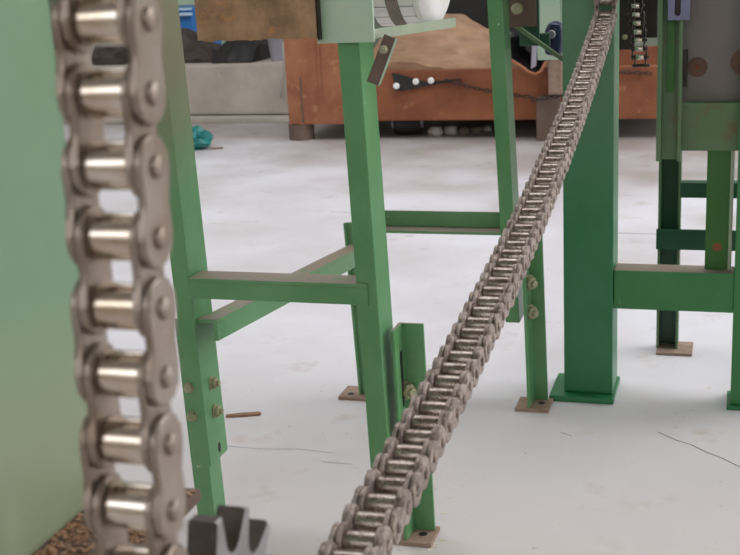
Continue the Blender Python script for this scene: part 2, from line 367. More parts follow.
# diagonal chain: dusty, sagging from low near the camera up to the column
DX = -0.2165
cpx = [(360, 548), (392, 484), (417.5, 437), (431, 411), (459, 361), (474, 337), (487, 306), (497, 285), (517, 243), (528, 220), (537, 195), (553, 168), (560, 143), (580, 83), (591, 57), (597, 38), (604, 19), (608, 3)]
pp = [at(a + 1.5, b, 'x', DX) for a, b in cpx]
def fit2(xs, ys):
    n = len(xs); S = [sum(x ** k for x in xs) for k in range(5)]; T = [sum(y * x ** k for x, y in zip(xs, ys)) for k in range(3)]
    A = Matrix(((S[0], S[1], S[2]), (S[1], S[2], S[3]), (S[2], S[3], S[4]))); return A.inverted() @ V(T)
cf = fit2([p.y for p in pp], [p.z for p in pp])
zc = lambda y: cf[0] + cf[1] * y + cf[2] * y * y
YE = 2.036
dpath = [(0.52 + k * 0.005, zc(0.52 + k * 0.005)) for k in range(int((YE - .52) / .005) + 1)]
sl = cf[1] + 2 * cf[2] * YE; an0 = math.atan(sl); rB = .02      # then it turns straight up in front of the column
cB = V((YE - math.sin(an0) * rB, zc(YE) + math.cos(an0) * rB))
dpath += [(cB.x + math.sin(a) * rB, cB.y - math.cos(a) * rB) for a in (an0 + (math.pi / 2 - an0) * k / 14 for k in range(1, 15))]
dpath += [(dpath[-1][0], dpath[-1][1] + .01 * k) for k in range(1, 30)]
DP = 0.0242
dpts = walk(dpath, DP, 110)
dc = thing('roller_chain', (DX, 0.5, zc(.5) - .02), 'dusty steel roller chain running diagonally away across the middle of the picture', 'chain')
chain(dc, dpts, DX, plate_mesh('far_plate', 'dplate', .0118, .0060, .0034, .0242), roller_mesh('far_roller', 'dsteel', .0104), pin_mesh('far_pin', 'dplate', .0196), True, 0.03, (.0159, .0123))

# ------------------------------------------------------------------ housing on the left
HX = -0.36
e0 = at(18, 534, 'x', HX); e1 = at(84, 474, 'x', HX); hz = (e0.z + e1.z) / 2
hf = at(85, 300, 'x', HX).y
h = thing('machine_housing', (HX - .1, .3, hz - .5), 'smooth pale green machine housing panel behind the near chain', 'housing')
MB().box(HX - .30, HX, 0.34, hf, hz - .02, 1.15, .004).build('side_panel', 'panel', h)
MB().box(HX - .30, HX + .055, 0.34, hf + .015, hz - .028, hz - .0205, .001).build('ledge', 'brown', h)
MB().box(HX - .30, HX - .02, 0.36, hf - .03, 0, hz - .029, .002).build('lower_body', 'panel', h)
b = MB(); rnd = random.Random(5)
for k in range(1800):
    y = rnd.uniform(.34, hf + .01); x = HX + .001 + .052 * rnd.random() ** 1.4; s = rnd.uniform(.0008, .0022)
    z = hz - .0203 + s * .3
    q = Matrix.Rotation(rnd.uniform(0, 3.1), 3, 'Z') @ Matrix.Rotation(rnd.uniform(-.6, .6), 3, 'X')
    pts = [V((sx * s * .5, sy * s, sz * s * .3)) for sz in (-1, 1) for sx, sy in ((-1, -1), (1, -1), (1, 1), (-1, 1))]
    b.hexa([q @ p + V((x, y, z)) for p in pts])
tag(b.build('shavings', 'sawdust', h), kind='stuff')

# ------------------------------------------------------------------ green stand in the middle
st = thing('support_stand', (-.58, 1.74, 0), 'green angle iron stand on four bolted legs behind the diagonal chain', 'stand')
def lerp_z(a, b, z):
    k = (z - a.z) / (b.z - a.z); return a.lerp(b, k)
def angle(name, a, b, xv, yv, t=.005, mat='green', parent=None):   # L section: corner on a-b, one flange along xv, one along yv
    xv = V(xv); yv = V(yv); tx = xv.normalized() * t; ty = yv.normalized() * t
    m = MB(); pr = [V((0, 0, 0)), xv, xv + ty, tx + ty, tx + yv, yv]
    m.prism([a + p for p in pr], b - a)
    es = list(m.bm.edges); bmesh.ops.bevel(m.bm, geom=es, offset=.0009, segments=1, affect='EDGES')
    return m.build(name, mat, parent or st)
ZT = 0.86
def px_leg(p_top, p_bot, Y):
    a = at(*p_bot, 'y', Y); b = at(*p_top, 'y', Y); return a, b, lerp_z(a, b, ZT)
FLb, _, FLt = px_leg((157, 0), (211, 467), 1.455)
FRb, _, FRt = px_leg((357, 20), (390, 470), 1.455)
RRb, _, RRt = px_leg((503, 20), (519.5, 323), 2.02)
RLb, _, RLt = px_leg((364, 100), (372, 330), 2.02)
angle('leg', FLb, FLt, (-.026, 0, 0), (0, .062, 0), mat='legtaupe')
angle('leg', FRb, FRt, (-.028, 0, 0), (0, .062, 0))
angle('leg', RRb, RRt, (-.025, 0, 0), (0, .058, 0))
angle('leg', RLb, RLt, (-.025, 0, 0), (0, .058, 0))
ex = lambda p, d: p + V(d)
# leg extensions down to the floor
def ground(a, b): return lerp_z(a, b, .006)
# front left: nested inside the leg
g = ground(FLb, FLt); tp = lerp_z(FLb, FLt, FLb.z + .22)
LASTX = [None]; LASTX[0] = angle('leg_extension', ex(g, (-.006, .006, 0)), ex(tp, (-.006, .006, 0)), (-.028, 0, 0), (0, .040, 0))
FLX = LASTX[0]
MB().box(g.x - .034, g.x - .004, g.y + .004, g.y + .05, 0, .0055, .001).build('foot_plate', 'foot', FLX)
for (px_, py_) in ((213, 382), (217, 410)):
    z = at(px_, py_, 'y', 1.49).z; p = lerp_z(FLb, FLt, z); bolt(st, (p.x, p.y + .032, z), (1, 0, 0), sc=.95)
    bolt(st, (p.x - .020, p.y, z + .003), (0, -1, 0), sc=.75)
z = at(219, 447, 'y', 1.49).z; p = lerp_z(FLb, FLt, z)
inst('bolt_hole', MB().lathe((0, 0, 0), (1, 0, 0), [(0, .0042), (.0006, .0042)], 12).mesh('bolt_hole', 'black'), st, Matrix.Translation((p.x + .0001, p.y + .034, z)) @ Matrix.Scale(1.9, 4, (0, 0, 1)))

# the other three: an angle bolted to the outside, flat flange facing the camera
HOLE = MB().lathe((0, 0, 0), (0, 0, 1), [(0, .006), (.0004, .006)], 12).mesh('bolt_hole', 'black')
def extension(top_px, bot_px, Y, a_len, b_len, plate_dx, top_z=None):
    """corner line through two pixels in the plane y = Y; flange A runs towards the camera, flange B to the right"""
    lo = at(*bot_px, 'y', Y); hi = at(*top_px, 'y', Y); lo = lerp_z(lo, hi, .006)
    le = angle('leg_extension', lo, hi, (b_len, 0, 0), (0, -a_len, 0), .005, 'green')
    MB().box(lo.x - plate_dx[0], lo.x + plate_dx[1], lo.y - plate_dx[2], lo.y + plate_dx[3], 0, .006, .001).build('foot_plate', 'foot', le)
    inst('bolt_hole', HOLE, le, Matrix.Translation((lo.x + (plate_dx[1] * .55 if b_len < .039 else -plate_dx[0] * .45), lo.y - plate_dx[2] * .4, .0061)))
    return lo, hi
lo, hi = extension((398.5, 322), (412, 535), 1.512, .042, .036, (.012, .04, .045, .01))
z = at(405, 390, 'y', 1.505).z; p = lerp_z(lo, hi, z)
bolt(st, (p.x + .0055, p.y - .006, z), (.8, -.6, 0), sc=1.35)
MB().box(p.x + .0048, p.x + .0054, p.y - .021, p.y - .013, z - .05, z + .06).build('gap_shadow', 'black', st)  # black strip painting the shadow in the gap beside the leg
lo, hi = extension((525, 215), (532, 400), 2.045, .05, .030, (.022, .038, .055, .004))
for q in ((527, 278), (528, 307)):
    z = at(*q, 'y', 2.05).z; p = lerp_z(lo, hi, z); bolt(st, (p.x + .0055, p.y - .024, z), (.8, -.6, 0), sc=1.35)
lo, hi = extension((345, 222), (361, 395), 2.022, .012, .040, (.035, .045, .03, .03))
z = at(353, 276, 'y', 2.05).z; p = lerp_z(lo, hi, z); bolt(st, (p.x + .016, p.y - .001, z), (0, -1, 0), sc=1.2)

# cross bars
za = at(280, 285, 'y', 1.452).z
pl = lerp_z(FLb, FLt, za); pr_ = lerp_z(FRb, FRt, za)
MB().bar((pl.x + .001, 1.452, za - .024), (pr_.x - .012, 1.452, za - .024), (0, .005, 0), (0, 0, .024), .001).build('crossbar', 'green', st)
main_bar = bpy.data.objects['crossbar']
o = MB().bar((pl.x + .001, 1.452, za), (pr_.x - .012, 1.452, za), (0, .042, 0), (0, 0, .005), .001).build('flange', 'green', main_bar)
s0 = at(203, 321, 'y', 1.47); s1 = at(357, 246, 'y', 2.03)
xs = (lerp_z(FLb, FLt, s0.z).x)
sr = MB().bar((xs + .026, 1.462, s0.z - .026), (s1.x + .023, 2.07, s1.z - .026), (.005, 0, 0), (0, 0, .026), .001).build('side_rail', 'green', st)
MB().bar((xs + .001, 1.462, s0.z), (s1.x - .002, 2.07, s1.z), (.030, 0, 0), (0, 0, .005), .001).build('flange', 'green', sr)
zt = at(440, 211, 'y', 2.06).z; zb = at(440, 226, 'y', 2.06).z
xl = lerp_z(RLb, RLt, zb).x; xr = lerp_z(RRb, RRt, zb).x
rc = MB().box(xl, xr - .006, 2.056, 2.061, zb, zt, .001).build('crossbar', 'green', st)
MB().box(xl, xr - .006, 2.018, 2.061, zb - .005, zb - .0002, .001).build('flange', 'green', rc)
# side rail on the right at the top keeps front and rear legs together, out of sight above the picture
MB().box(FRt.x - .03, FRt.x, 1.46, 2.08, ZT - .04, ZT, .002).build('top_rail', 'green', st)
MB().box(FLt.x - .03, FLt.x, 1.46, 2.08, ZT - .04, ZT, .002).build('top_rail', 'green', st)
# apron and its rusted end plate
x0, x1, z0, z1 = prect(316, 0, 373, 42, 1.44)
zlo = at(345, 43, 'y', 1.44).z
MB().box(x0, x1, 1.44, 1.446, zlo, ZT + .02, .001).build('apron', 'pale', st)
x0r, x1r, z0r, z1r = prect(196, 0, 313.5, 40, 1.42)
bm_ = MB(); xs_ = [x0r + (x1r - x0r) * k / 24 for k in range(25)]
rnd = random.Random(2)
prof = [(x, 1.42, z0r + rnd.uniform(-.0012, .0012)) for x in xs_] + [(x1r, 1.42, ZT + .02), (x0r, 1.42, ZT + .02)]
bm_.prism(prof, (0, .016, 0)); bm_.build('rusted_end_plate', 'rustplate', st)
MB().box(x1r + .0003, x1r + .0035, 1.430, 1.4395, z0r - .003, ZT + .02, .001).build('plate_edge_strip', 'dark', st)
# flange that runs back under the drum
f0 = at(371, 40, 'y', 1.44); f1 = at(450, 28, 'z', f0.z)
MB().bar(f0, f1, (0.004, .02, 0), (0, 0, .0125), .001).build('drum_flange', 'paledust', st)
c0 = at(390, 36, 'y', 1.452); c1 = at(373, 82, 'y', 1.43)
mb = MB(); dd = (c1 - c0).normalized(); rgt = V((.015, .006, 0)) - dd * V((.015, .006, 0)).dot(dd); upv = dd.cross(rgt).normalized() * .014
mb.bar(c0 - rgt * .5, c1 - rgt * .5, rgt, -upv, .0012); mb.build('brace', 'brown', st); MB().bar(c0 + rgt * .5, c1 + rgt * .5, rgt * .18, -upv, .0006).build('brace_edge', 'pale', st)
pb = at(379, 51, 'y', 1.42); bolt(st, (pb.x, c0.y - .012, pb.z), (0, -1, 0), sc=.55)

# ------------------------------------------------------------------ white lagged drum above the flange
dy = 1.62; bx0 = at(385, 15, 'y', dy).x; bx1 = at(446, 10, 'y', dy).x; zbm = at(425, 25.5, 'y', dy - .01).z
DR = .085; dcn = V((0, dy, zbm + DR))
dr = thing('drum', (bx0, dy, zbm), 'white slatted drum with a grey band above the green stand', 'drum')
Lx = bx1 - bx0
MB().lathe((bx0 + .001, dy, dcn.z), (1, 0, 0), [(0, DR - .003), (Lx - .03, DR - .003)], 48).build('core', 'dark', dr, True)
nsl = 26
def slat(xa, xb, k):
    a0 = 2 * math.pi * (k + .06) / nsl; a1 = 2 * math.pi * (k + .94) / nsl; m = MB()
    prof = [V((xa, dy + math.cos(a) * r, dcn.z + math.sin(a) * r)) for r, aa in ((DR - .003, (a0, (a0 + a1) / 2, a1)), (DR, (a1, (a0 + a1) / 2, a0))) for a in aa]
    m.prism(prof, (xb - xa, 0, 0)); return m
for k in range(nsl):
    slat(bx0, bx0 + Lx * .66, k).build('slat', 'white', dr)
MB().lathe((bx0 + Lx * .24, dy, dcn.z), (1, 0, 0), [(0, DR + .0005), (.001, DR + .002), (Lx * .19, DR + .002), (Lx * .19 + .001, DR + .0005)], 48).build('band', 'band', dr, True)
MB().lathe((bx0 + Lx * .66, dy, dcn.z), (1, 0, 0), [(0, DR - .001), (.002, DR + .003), (.010, DR + .004), (.018, DR - .001), (.024, DR - .012), (.026, DR - .03)], 48).build('end_cap', 'white', dr, True)
MB().lathe((FRt.x - .04, dy, dcn.z), (1, 0, 0), [(0, .014), (bx1 + .07 - FRt.x, .014)], 20).build('axle', 'dark', dr, True)

# ------------------------------------------------------------------ green column
cl = at(564, 395, 'y', 2.07).x; cr = at(612.5, 395, 'y', 2.07).x
cb = thing('column', ((cl + cr) / 2, 2.11, 0), 'thick square green steel column on a flat base plate', 'column')
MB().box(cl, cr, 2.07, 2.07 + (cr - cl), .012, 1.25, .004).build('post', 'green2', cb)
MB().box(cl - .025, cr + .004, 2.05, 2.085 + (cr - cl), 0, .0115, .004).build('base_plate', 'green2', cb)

# ------------------------------------------------------------------ frame on the right
fr = thing('machine_stand', (-.05, 2.2, 0), 'green welded machine stand with grey cover sheet at the right edge', 'machine')
zr0 = at(676, 311, 'y', 2.075).z; zr1 = at(676, 272, 'y', 2.075).z
xlg = at(733.5, 300, 'y', 2.075).x
MB().box(cr + .001, xlg, 2.075, 2.125, zr0, zr1, .002).build('rail', 'rgreen', fr)
MB().box(xlg, xlg + .06, 2.07, 2.13, .007, 1.0, .002).build('leg', 'rgreen', fr)
MB().box(xlg - .006, xlg + .07, 2.06, 2.14, 0, .0065, .001).build('foot_plate', 'green2', fr)
x0, x1, z0, z1 = prect(706, 150, 733, 270, 2.10)
MB().box(x0, x1, 2.10, 2.106, zr1 + .0005, z1, .001).build('upright', 'olive', fr)
MB().box(x1 - .006, x1, 2.094, 2.0995, zr1 + .0005, z1, .001).build('upright_lip', 'paledust', fr)
rs = at(717, 247, 'y', 2.10); MB().lathe((rs.x, 2.0998, rs.z), (0, -1, 0), [(0, .008), (.0006, .006)], 7).build('rust_patch', 'orange', fr)
# rear leg, a channel with light edges
YB = 2.36
x0, x1, z0, z1 = prect(659, 160, 678, 350, YB)
rl = MB().box(x0, x1, YB + .03, YB + .035, .0065, z1 + .1, .001).build('leg', 'dgreen', fr)
MB().box(x0 - .003, x0 + .002, YB, YB + .035, .0065, z1 + .1, .001).build('flange', 'greyg', rl)
MB().box(x1 - .002, x1 + .003, YB, YB + .035, .0065, z1 + .1, .001).build('flange', 'greyg', rl)
x0, x1, z0, z1 = prect(656, 348, 692, 358, YB - .02)
MB().box(x0, x1, YB - .025, YB + .05, 0, .006, .001).build('foot_plate', 'foot', fr)
x0, x1, z0, z1 = prect(656, 230, 712, 250, YB - .015); MB().box(x0, x1 + .1, YB - .015, YB - .008, z0, z1, .001).build('cross_piece', 'dgreen', fr)
x0, x1, z0, z1 = prect(680, 183, 712, 198, YB); MB().box(x0, x1 + .1, YB, YB + .03, z0, z1, .001).build('cross_piece', 'dgreen', fr)
# upper beam, post and cover
x0, x1, z0, z1 = prect(680.5, 103, 745, 151, 2.0905); MB().box(x0, x1 + .2, 2.0905, 2.14, z0, z1, .002).build('beam', 'greyg', fr)
x0, x1, z0, z1 = prect(657, 18, 682, 161, 2.07)
po = MB().box(x0, x1, 2.085, 2.09, z0, z1 + .1, .001).build('post', 'greyg', fr)
MB().box(x0, x0 + .008, 2.065, 2.0845, z0, z1 + .1, .001).build('lip', 'greyg', po)
MB().box(x1 - .006, x1, 2.065, 2.0845, z0, z1 + .1, .001).build('lip', 'greyg', po)
xa, xb, z2, z3 = prect(667, 18, 675, 92, 2.0845); MB().box(xa, xb, 2.081, 2.0848, z2, z3 + .08, .0005).build('inset_strip', 'olive', fr)
xc0, xc1, zc0, zc1 = prect(681, 0, 745, 102, 2.12); MB().box(xc0, xc1 + .2, 2.12, 2.126, zc0, zc1 + .15, .001).build('cover_sheet', 'cover', fr)
q = at(697.5, 67, 'y', 2.119); rpl = MB().lathe((q.x, 2.1197, q.z), (0, -1, 0), [(0, .0165), (.0015, .0165), (.002, .015)], 24).build('round_plug', 'rustspot', fr, True)
MB().lathe((q.x - .001, 2.1176, q.z), (0, -1, 0), [(0, .004), (.0015, .0035)], 10).build('plug_screw', 'orange', rpl, True)
q = at(744, 62, 'y', 2.119); MB().lathe((q.x, 2.1197, q.z), (0, -1, 0), [(0, .022), (.0015, .022)], 24).build('round_cap', 'rustspot', fr, True)
xa, xb, z2, z3 = prect(683, 50, 687.5, 86, 2.1); MB().box(xa, xb, 2.09, 2.11, z2, z3, .001).build('hinge', 'dark', fr)
# slotted bracket
xa, xb, z2, z3 = prect(668, 0, 690, 20, 2.05); sw = .0048; xm = (xa + xb) / 2 - .002; zs = z2 + .011; ztp = z3 + .05
prof = [(xa, z2), (xb, z2), (xb, ztp), (xm + sw, ztp), (xm + sw, zs)] + [(xm + sw * math.cos(a), zs - sw * math.sin(a)) for a in (math.pi * k / 6 for k in range(1, 6))] + [(xm - sw, zs), (xm - sw, ztp), (xa, ztp)]
MB().prism([(p[0], 2.05, p[1]) for p in prof], (0, .008, 0)).build('slotted_bracket', 'bluegrey', fr)
MB().box(xa + .002, xb - .002, 2.0585, 2.084, z2 + .004, ztp, .001).build('bracket_block', 'dark', fr)

# ------------------------------------------------------------------ small dark drive chain beside the frame
KY = 2.30; sc_ = 0.62
k0 = at(637, 23, 'y', KY); k1 = at(640, 57, 'y', KY)
kc = thing('drive_chain', (k1.x, KY, k1.z - .03), 'small black oily drive chain with shiny rollers beside the column', 'chain')
mp = plate_mesh('small_plate', 'dark'); mr = roller_mesh('small_roller', 'steel', .0085); mn = pin_mesh('small_pin', 'dark')
stp = (k1 - k0) / 4
for i in range(-6, 6):
    p = k0 + stp * i; s = Matrix.Scale(sc_, 4)
    if i < 5: inst('roller', mr, kc, Matrix.Translation(p) @ Matrix.Diagonal((.9, sc_, sc_, 1)))
    inst('pin', mn, kc, Matrix.Translation(p) @ Matrix.Diagonal((.9, sc_, sc_, 1)))
    if i < 5:
        for sg in (-1, 1):
            inst('link_plate', mp, kc, Matrix.Translation(p + stp * .5 + V((sg * (.0142 if i % 2 else .0107) * .9, 0, 0))) @ Matrix.Rotation(math.pi / 2, 4, 'X') @ Matrix.Diagonal((sc_, sc_ * .95, sc_, 1)))
gb = thing('chain_guard', (k0.x, KY + .06, .6), 'dark brown steel chain guard plate behind the small drive chain', 'guard')
xa, xb, z2, z3 = prect(617, 0, 634, 50, KY + .03); MB().box(xa, xb, KY + .03, KY + .06, z2, z3 + .1, .003).build('plate', 'dark', gb)
xa, xb, z2, z3 = prect(634, 0, 657, 39, KY + .04); MB().box(xa, xb, KY + .0605, KY + .08, z2, z3 + .1, .003).build('back_plate', 'dark', gb)
q = at(625, 37, 'y', KY + .03); bolt(gb, (q.x, KY + .0298, q.z), (0, -1, 0), sc=.5)

# ------------------------------------------------------------------ gear parts behind the stand's rear leg
br = thing('motor_mount', (-.36, 2.16, .5), 'brown steel mount with a round bolt and navy motor left of the thick column', 'mount')
xa, xb, z2, z3 = prect(509, 0, 536, 27, 2.10); MB().box(xa, xb, 2.10, 2.112, z2, z3 + .1, .003).build('plate', 'brown', br)
xa, xb, z2, z3 = prect(519, 0, 539, 46, 2.16); MB().box(xa, xb, 2.16, 2.17, z2, z3 + .1, .002).build('rear_plate', 'dgreen', br); xb_m = xb
q = at(517, 9, 'y', 2.095); MB().lathe((q.x, 2.0998, q.z), (0, -1, 0), [(0, .0105), (.004, .0105), (.007, .0085)], 18).build('bolt', 'bolt', br, True)
a = at(509, 24, 'y', 2.13); b_ = at(565, 64, 'y', 2.13)
MB().bar(a, b_, (0, .012, 0), (.003, 0, .006), .0008).build('strap', 'greyg', br)
gp = thing('pale_post', (-.4, 3.0, 0), 'pale green steel post just left of the thick column', 'post')
xa, xb, z2, z3 = prect(537, 0, 561, 60, 2.9); MB().box(xa, xb, 2.9, 2.92, z2, z3 + .3, .003).build('web', 'pale', gp)
MB().box(xb, xb + .012, 2.9, 3.0, z2, z3 + .3, .003).build('flange', 'pale', gp)
mo = at(553, 38, 'y', 2.215)
MB().lathe((mo.x, 2.215, mo.z - .033), (0.1, 0, 1), [(0, .004), (.004, .015), (.018, .019), (.046, .019), (.058, .014), (.063, .004)], 20).build('motor_casing', 'navy', br, True)
MB().lathe((mo.x, 2.2, mo.z + .008), (0, -1, 0), [(0, .008), (.012, .007)], 14).build('motor_cap', 'grey', br, True)
MB().box(xb_m - .01, mo.x, 2.171, 2.185, mo.z - .01, mo.z + .012, .002).build('motor_arm', 'dgreen', br)

# ------------------------------------------------------------------ the rusty trough in the background
Y5 = 5.05
tr = thing('trough', (-1.2, 5.1, 0), 'long orange rusted steel trough on posts in the background', 'trough')
bz0 = at(440, 120.5, 'y', Y5).z; bz1 = at(440, 70, 'y', Y5).z
xl = at(289, 90, 'y', Y5).x; xr = at(700, 80, 'y', Y5).x
xm = at(352, 90, 'y', Y5).x
MB().box(xm, xr, Y5, Y5 + .05, bz0, bz1, .006).build('beam', 'orange', tr)
ez1 = at(310, 35, 'y', Y5 - .03).z
MB().box(xl, xm - .001, Y5 - .03, Y5 + .06, bz0 - .01, ez1, .008).build('end_block', 'rustlight', tr)
xa = at(303.5, 100, 'y', Y5).x; MB().box(xa, xa + .006, Y5 - .034, Y5 - .0305, bz0, bz0 + .20).build('weld_seam', 'brown', tr)
xa = at(320, 60, 'y', Y5).x; MB().box(xa, xa + .012, Y5 - .036, Y5 - .0305, bz0 + .13, ez1, .002).build('weld_seam', 'rustlight', tr)
MB().box(xl, xr, Y5 + .9, Y5 + .95, bz0, bz1, .006).build('rear_beam', 'orange', tr)
MB().box(xl, xr, Y5 + .061, Y5 + .899, bz0 + .02, bz0 + .04).build('trough_bed', 'brown', tr)
xa, xb, z2, z3 = prect(288, 118, 312, 138, Y5); MB().lathe(((xa + xb) / 2, Y5 + .02, 0), (0, 0, 1), [(0, (xb - xa) / 2), (bz0 - .011, (xb - xa) / 2)], 20).build('post', 'brown', tr, True)
for yy in (Y5 + .85,): MB().box(xa, xb, yy, yy + .1, 0, bz0 + .019, .004).build('post', 'brown', tr)
xa, xb, z2, z3 = prect(536, 97, 560, 140, Y5 - .06); MB().box(xa, xb, Y5 - .06, Y5 - .001, 0, z3, .008).build('post', 'brown', tr)
xa, xb, z2, z3 = prect(547.5, 56, 562, 96, Y5 - .06); MB().box(xa, xb, Y5 - .05, Y5 - .001, z2 + .003, z3, .006).build('post_sleeve', 'foot', tr)
# black bolted plate
ppx = [(392, 73), (426, 82), (462, 79), (428, 86), (402, 91), (395, 90)]
pts = [at(x, y, 'y', Y5 - .012) for x, y in ppx]
MB().prism(pts, (0, .0115, 0)).build('bolted_plate', 'black', tr)
for q in ((396.5, 86), (416, 81.5), (431, 80.5)):
    p = at(*q, 'y', Y5 - .012)
    MB().lathe((p.x, Y5 - .0122, p.z), (0, -1, 0), [(0, .014), (.006, .014), (.011, .009)], 12).build('plate_bolt', 'white', tr, True)
# thin chain slung along the beam
tc = thing('thin_chain', (at(480, 92, 'y', Y5).x, Y5 - .02, bz0), 'thin dark chain slung along the orange rusted trough', 'chain')
lk = MB(); n = 10
ring = [V((math.cos(a) * .010 + (.008 if math.cos(a) > 0 else -.008), 0, math.sin(a) * .009)) for a in (2 * math.pi * (k + .5) / n for k in range(n))]
for k in range(n):
    lk.tube([ring[k], ring[(k + 1) % n]], .0032, 5)
LK = lk.mesh('link', 'dark')
cp = [(448, 81), (470, 87), (495, 92.5), (512, 95), (536, 98), (563, 94), (600, 80), (620, 72), (640, 73), (656, 74)]
dens = []
for i in range(len(cp) - 1):
    A_ = at(*cp[i], 'y', Y5 - .018); B_ = at(*cp[i + 1], 'y', Y5 - .018)
    for k in range(20): dens.append((A_.lerp(B_, k / 20)))
ps = walk([(p.x, p.z) for p in dens], .0215, 100)
for i in range(len(ps) - 1):
    a, b_ = ps[i], ps[i + 1]; an = math.atan2(b_.y - a.y, b_.x - a.x)
    yo = Y5 - .018 if not (at(533, 97, 'y', Y5).x < a.x < at(566, 97, 'y', Y5).x) else Y5 - .078
    inst('link', LK, tc, Matrix.Translation((a.x, yo, a.y)) @ Matrix.Rotation(-an, 4, 'Y') @ Matrix.Rotation(math.pi / 2 * (i % 2), 4, 'X') @ Matrix.Scale(.75, 4))

# sawdust heap lying in the trough
def heap(name, x0, x1, y0, y1, zf, mat, label, cat, base, nx=60, ny=34, amp=.02, kind=None):
    bm = bmesh.new(); g = []
    for j in range(ny + 1):
        row = []
        for i in range(nx + 1):
            x = x0 + (x1 - x0) * i / nx; y = y0 + (y1 - y0) * j / ny
            z = zf(i / nx, j / ny) + amp * (noise.noise(V((x * 7, y * 7, 1))) + .5 * noise.noise(V((x * 19, y * 19, 4))))
            row.append(bm.verts.new((x, y, max(z, base + .002))))
        g.append(row)
    for j in range(ny):
        for i in range(nx): bm.faces.new((g[j][i], g[j][i + 1], g[j + 1][i + 1], g[j + 1][i]))
    rim = g[0] + [g[j][nx] for j in range(1, ny + 1)] + g[ny][nx - 1::-1] + [g[j][0] for j in range(ny - 1, 0, -1)]
    low = [bm.verts.new((v.co.x, v.co.y, base)) for v in rim]
    for k in range(len(rim)): bm.faces.new((rim[k], low[k], low[(k + 1) % len(rim)], rim[(k + 1) % len(rim)]))
    bm.faces.new(low)
    m = MB(); m.bm.free(); m.bm = bm; o = m.build(name, mat, None, True); return tag(o, label, cat, kind=kind)
zpk = at(420, 24, 'y', Y5 + .5).z
def hz_f(u, v):
    front = bz1 + .01 + .02 * math.sin(u * 9)
    pk = 1.0 if u < .33 else max(0, 1 - (u - .33) / .42)
    return front + (zpk - bz1) * min(1, v / .55) * pk
heap('sawdust_heap', at(353, 60, 'y', Y5).x + .02, at(556, 60, 'y', Y5).x, Y5 + .062, Y5 + .897, hz_f, 'sawdust', 'tan sawdust heaped in the orange rusted trough', 'sawdust', bz0 + .041, kind='stuff')

# black hopper behind the heap with a glossy chute
hp = thing('hopper', (-1.0, 6.3, 0), 'black hopper with a pale rim behind the sawdust heap', 'hopper')
xa, xb, z2, z3 = prect(440, -25, 560, 36, 6.3); MB().box(xa, xb, 6.3, 6.9, z2, z3, .01).build('body', 'black', hp)
x2 = at(470, 35, 'y', 6.28).x; x3 = at(523, 35, 'y', 6.28).x
zz = at(498, 36, 'y', 6.28).z; MB().box(x2, x3, 6.27, 6.299, zz - .012, zz + .014, .003).build('rim_strip', 'white', hp)
MB().box(xa + .05, xb - .05, 6.35, 6.85, 0.001, z2 - .001, .01).build('stand', 'black', hp)
cx_ = thing('chute', (at(528, 60, 'y', 4.9).x, 4.9, at(528, 76, 'y', 4.9).z), 'glossy black curved chute mouth hanging over the trough', 'chute')
op = [(508, 37), (524, 36), (541, 48), (546, 52), (545.5, 62), (541, 71), (535.5, 74), (529, 72), (521, 66), (508, 58)]
P = [at(x, y, 'y', 4.86) for x, y in op]
mb = MB(); cen = sum(P, V()) / len(P)
fr_ = [mb.bm.verts.new(p) for p in P]; inn = [mb.bm.verts.new(cen + (p - cen) * .86 + V((0, .02, 0))) for p in P]
inb = [mb.bm.verts.new(cen + (p - cen) * .45 + V((0, .13, .02))) for p in P]; bk = [mb.bm.verts.new(cen + (p - cen) * .95 + V((0, .15, .03))) for p in P]
n = len(P)
for k in range(n):
    j = (k + 1) % n
    mb.bm.faces.new((fr_[k], fr_[j], inn[j], inn[k])); mb.bm.faces.new((inn[k], inn[j], inb[j], inb[k])); mb.bm.faces.new((fr_[j], fr_[k], bk[k], bk[j]))
mb.bm.faces.new(inb); mb.bm.faces.new(bk[::-1])
mb.build('mouth', 'gloss', cx_, True)
rp = [at(x, y, 'y', 4.855) for x, y in op[4:]]
MB().tube(rp, .006, 6).build('lip', 'rustlight', cx_, True)
hl = [at(x, y, 'y', 4.852) for x, y in ((532, 46), (537, 45), (536, 66), (531, 69))]
MB().prism(hl, (0, .008, 0)).build('painted_highlight', 'grey', cx_)  # light grey strip painting a highlight on the glossy chute
MB().box(P[1].x - .05, P[3].x + .02, 4.9, 4.98, max(p.z for p in P) - .01, .78, .004).build('hanger', 'black', cx_)

# ------------------------------------------------------------------ concrete kerb and what lies on it
KY2 = 5.66
kz = at(240, 64, 'y', KY2).z; kx = at(291, 90, 'y', KY2).x
kb = thing('concrete_kerb', (-3.2, 5.9, 0), 'raised grey concrete kerb along the back at the left', 'kerb')
MB().box(-5.49, kx, KY2, KY2 + 1.3, 0.03, kz, .015).build('block', 'kerb', kb)
MB().box(-5.49, kx + .4, KY2 - .09, KY2 - .001, 0.0, .028, .006).build('footing_strip', 'kerb', kb)
xa = at(170, 45, 'y', 5.9).x; xb = at(216, 50, 'y', 5.9).x
ztp = at(182, 33, 'y', 5.95).z - kz
heap('netting_pile', xa - .4, xb + .05, KY2 + .1, KY2 + .6, lambda u, v: kz + (ztp * 1.25) * math.sin(math.pi * min(1, v * .9 + .1)) * (1 - max(0, (u - .55) / .45) ** 1.3), 'tarp', 'dark brown netting piled on the concrete kerb beside the blue crate', 'netting', kz, amp=.03)
xa = at(222, 50, 'y', 5.85).x; xb = at(262, 50, 'y', 5.85).x
heap('tarpaulin', xa, xb, KY2 + .05, KY2 + .5, lambda u, v: kz + .14 * math.sin(math.pi * min(1, v + .02)) ** .8 * (math.sin(math.pi * (u * .8 + .1))) ** .4, 'black', 'black crumpled tarpaulin lying on the concrete kerb', 'tarpaulin', kz, 40, 24, .03)
xa, xb, z2, z3 = prect(150, 8, 196, 40, 6.5)
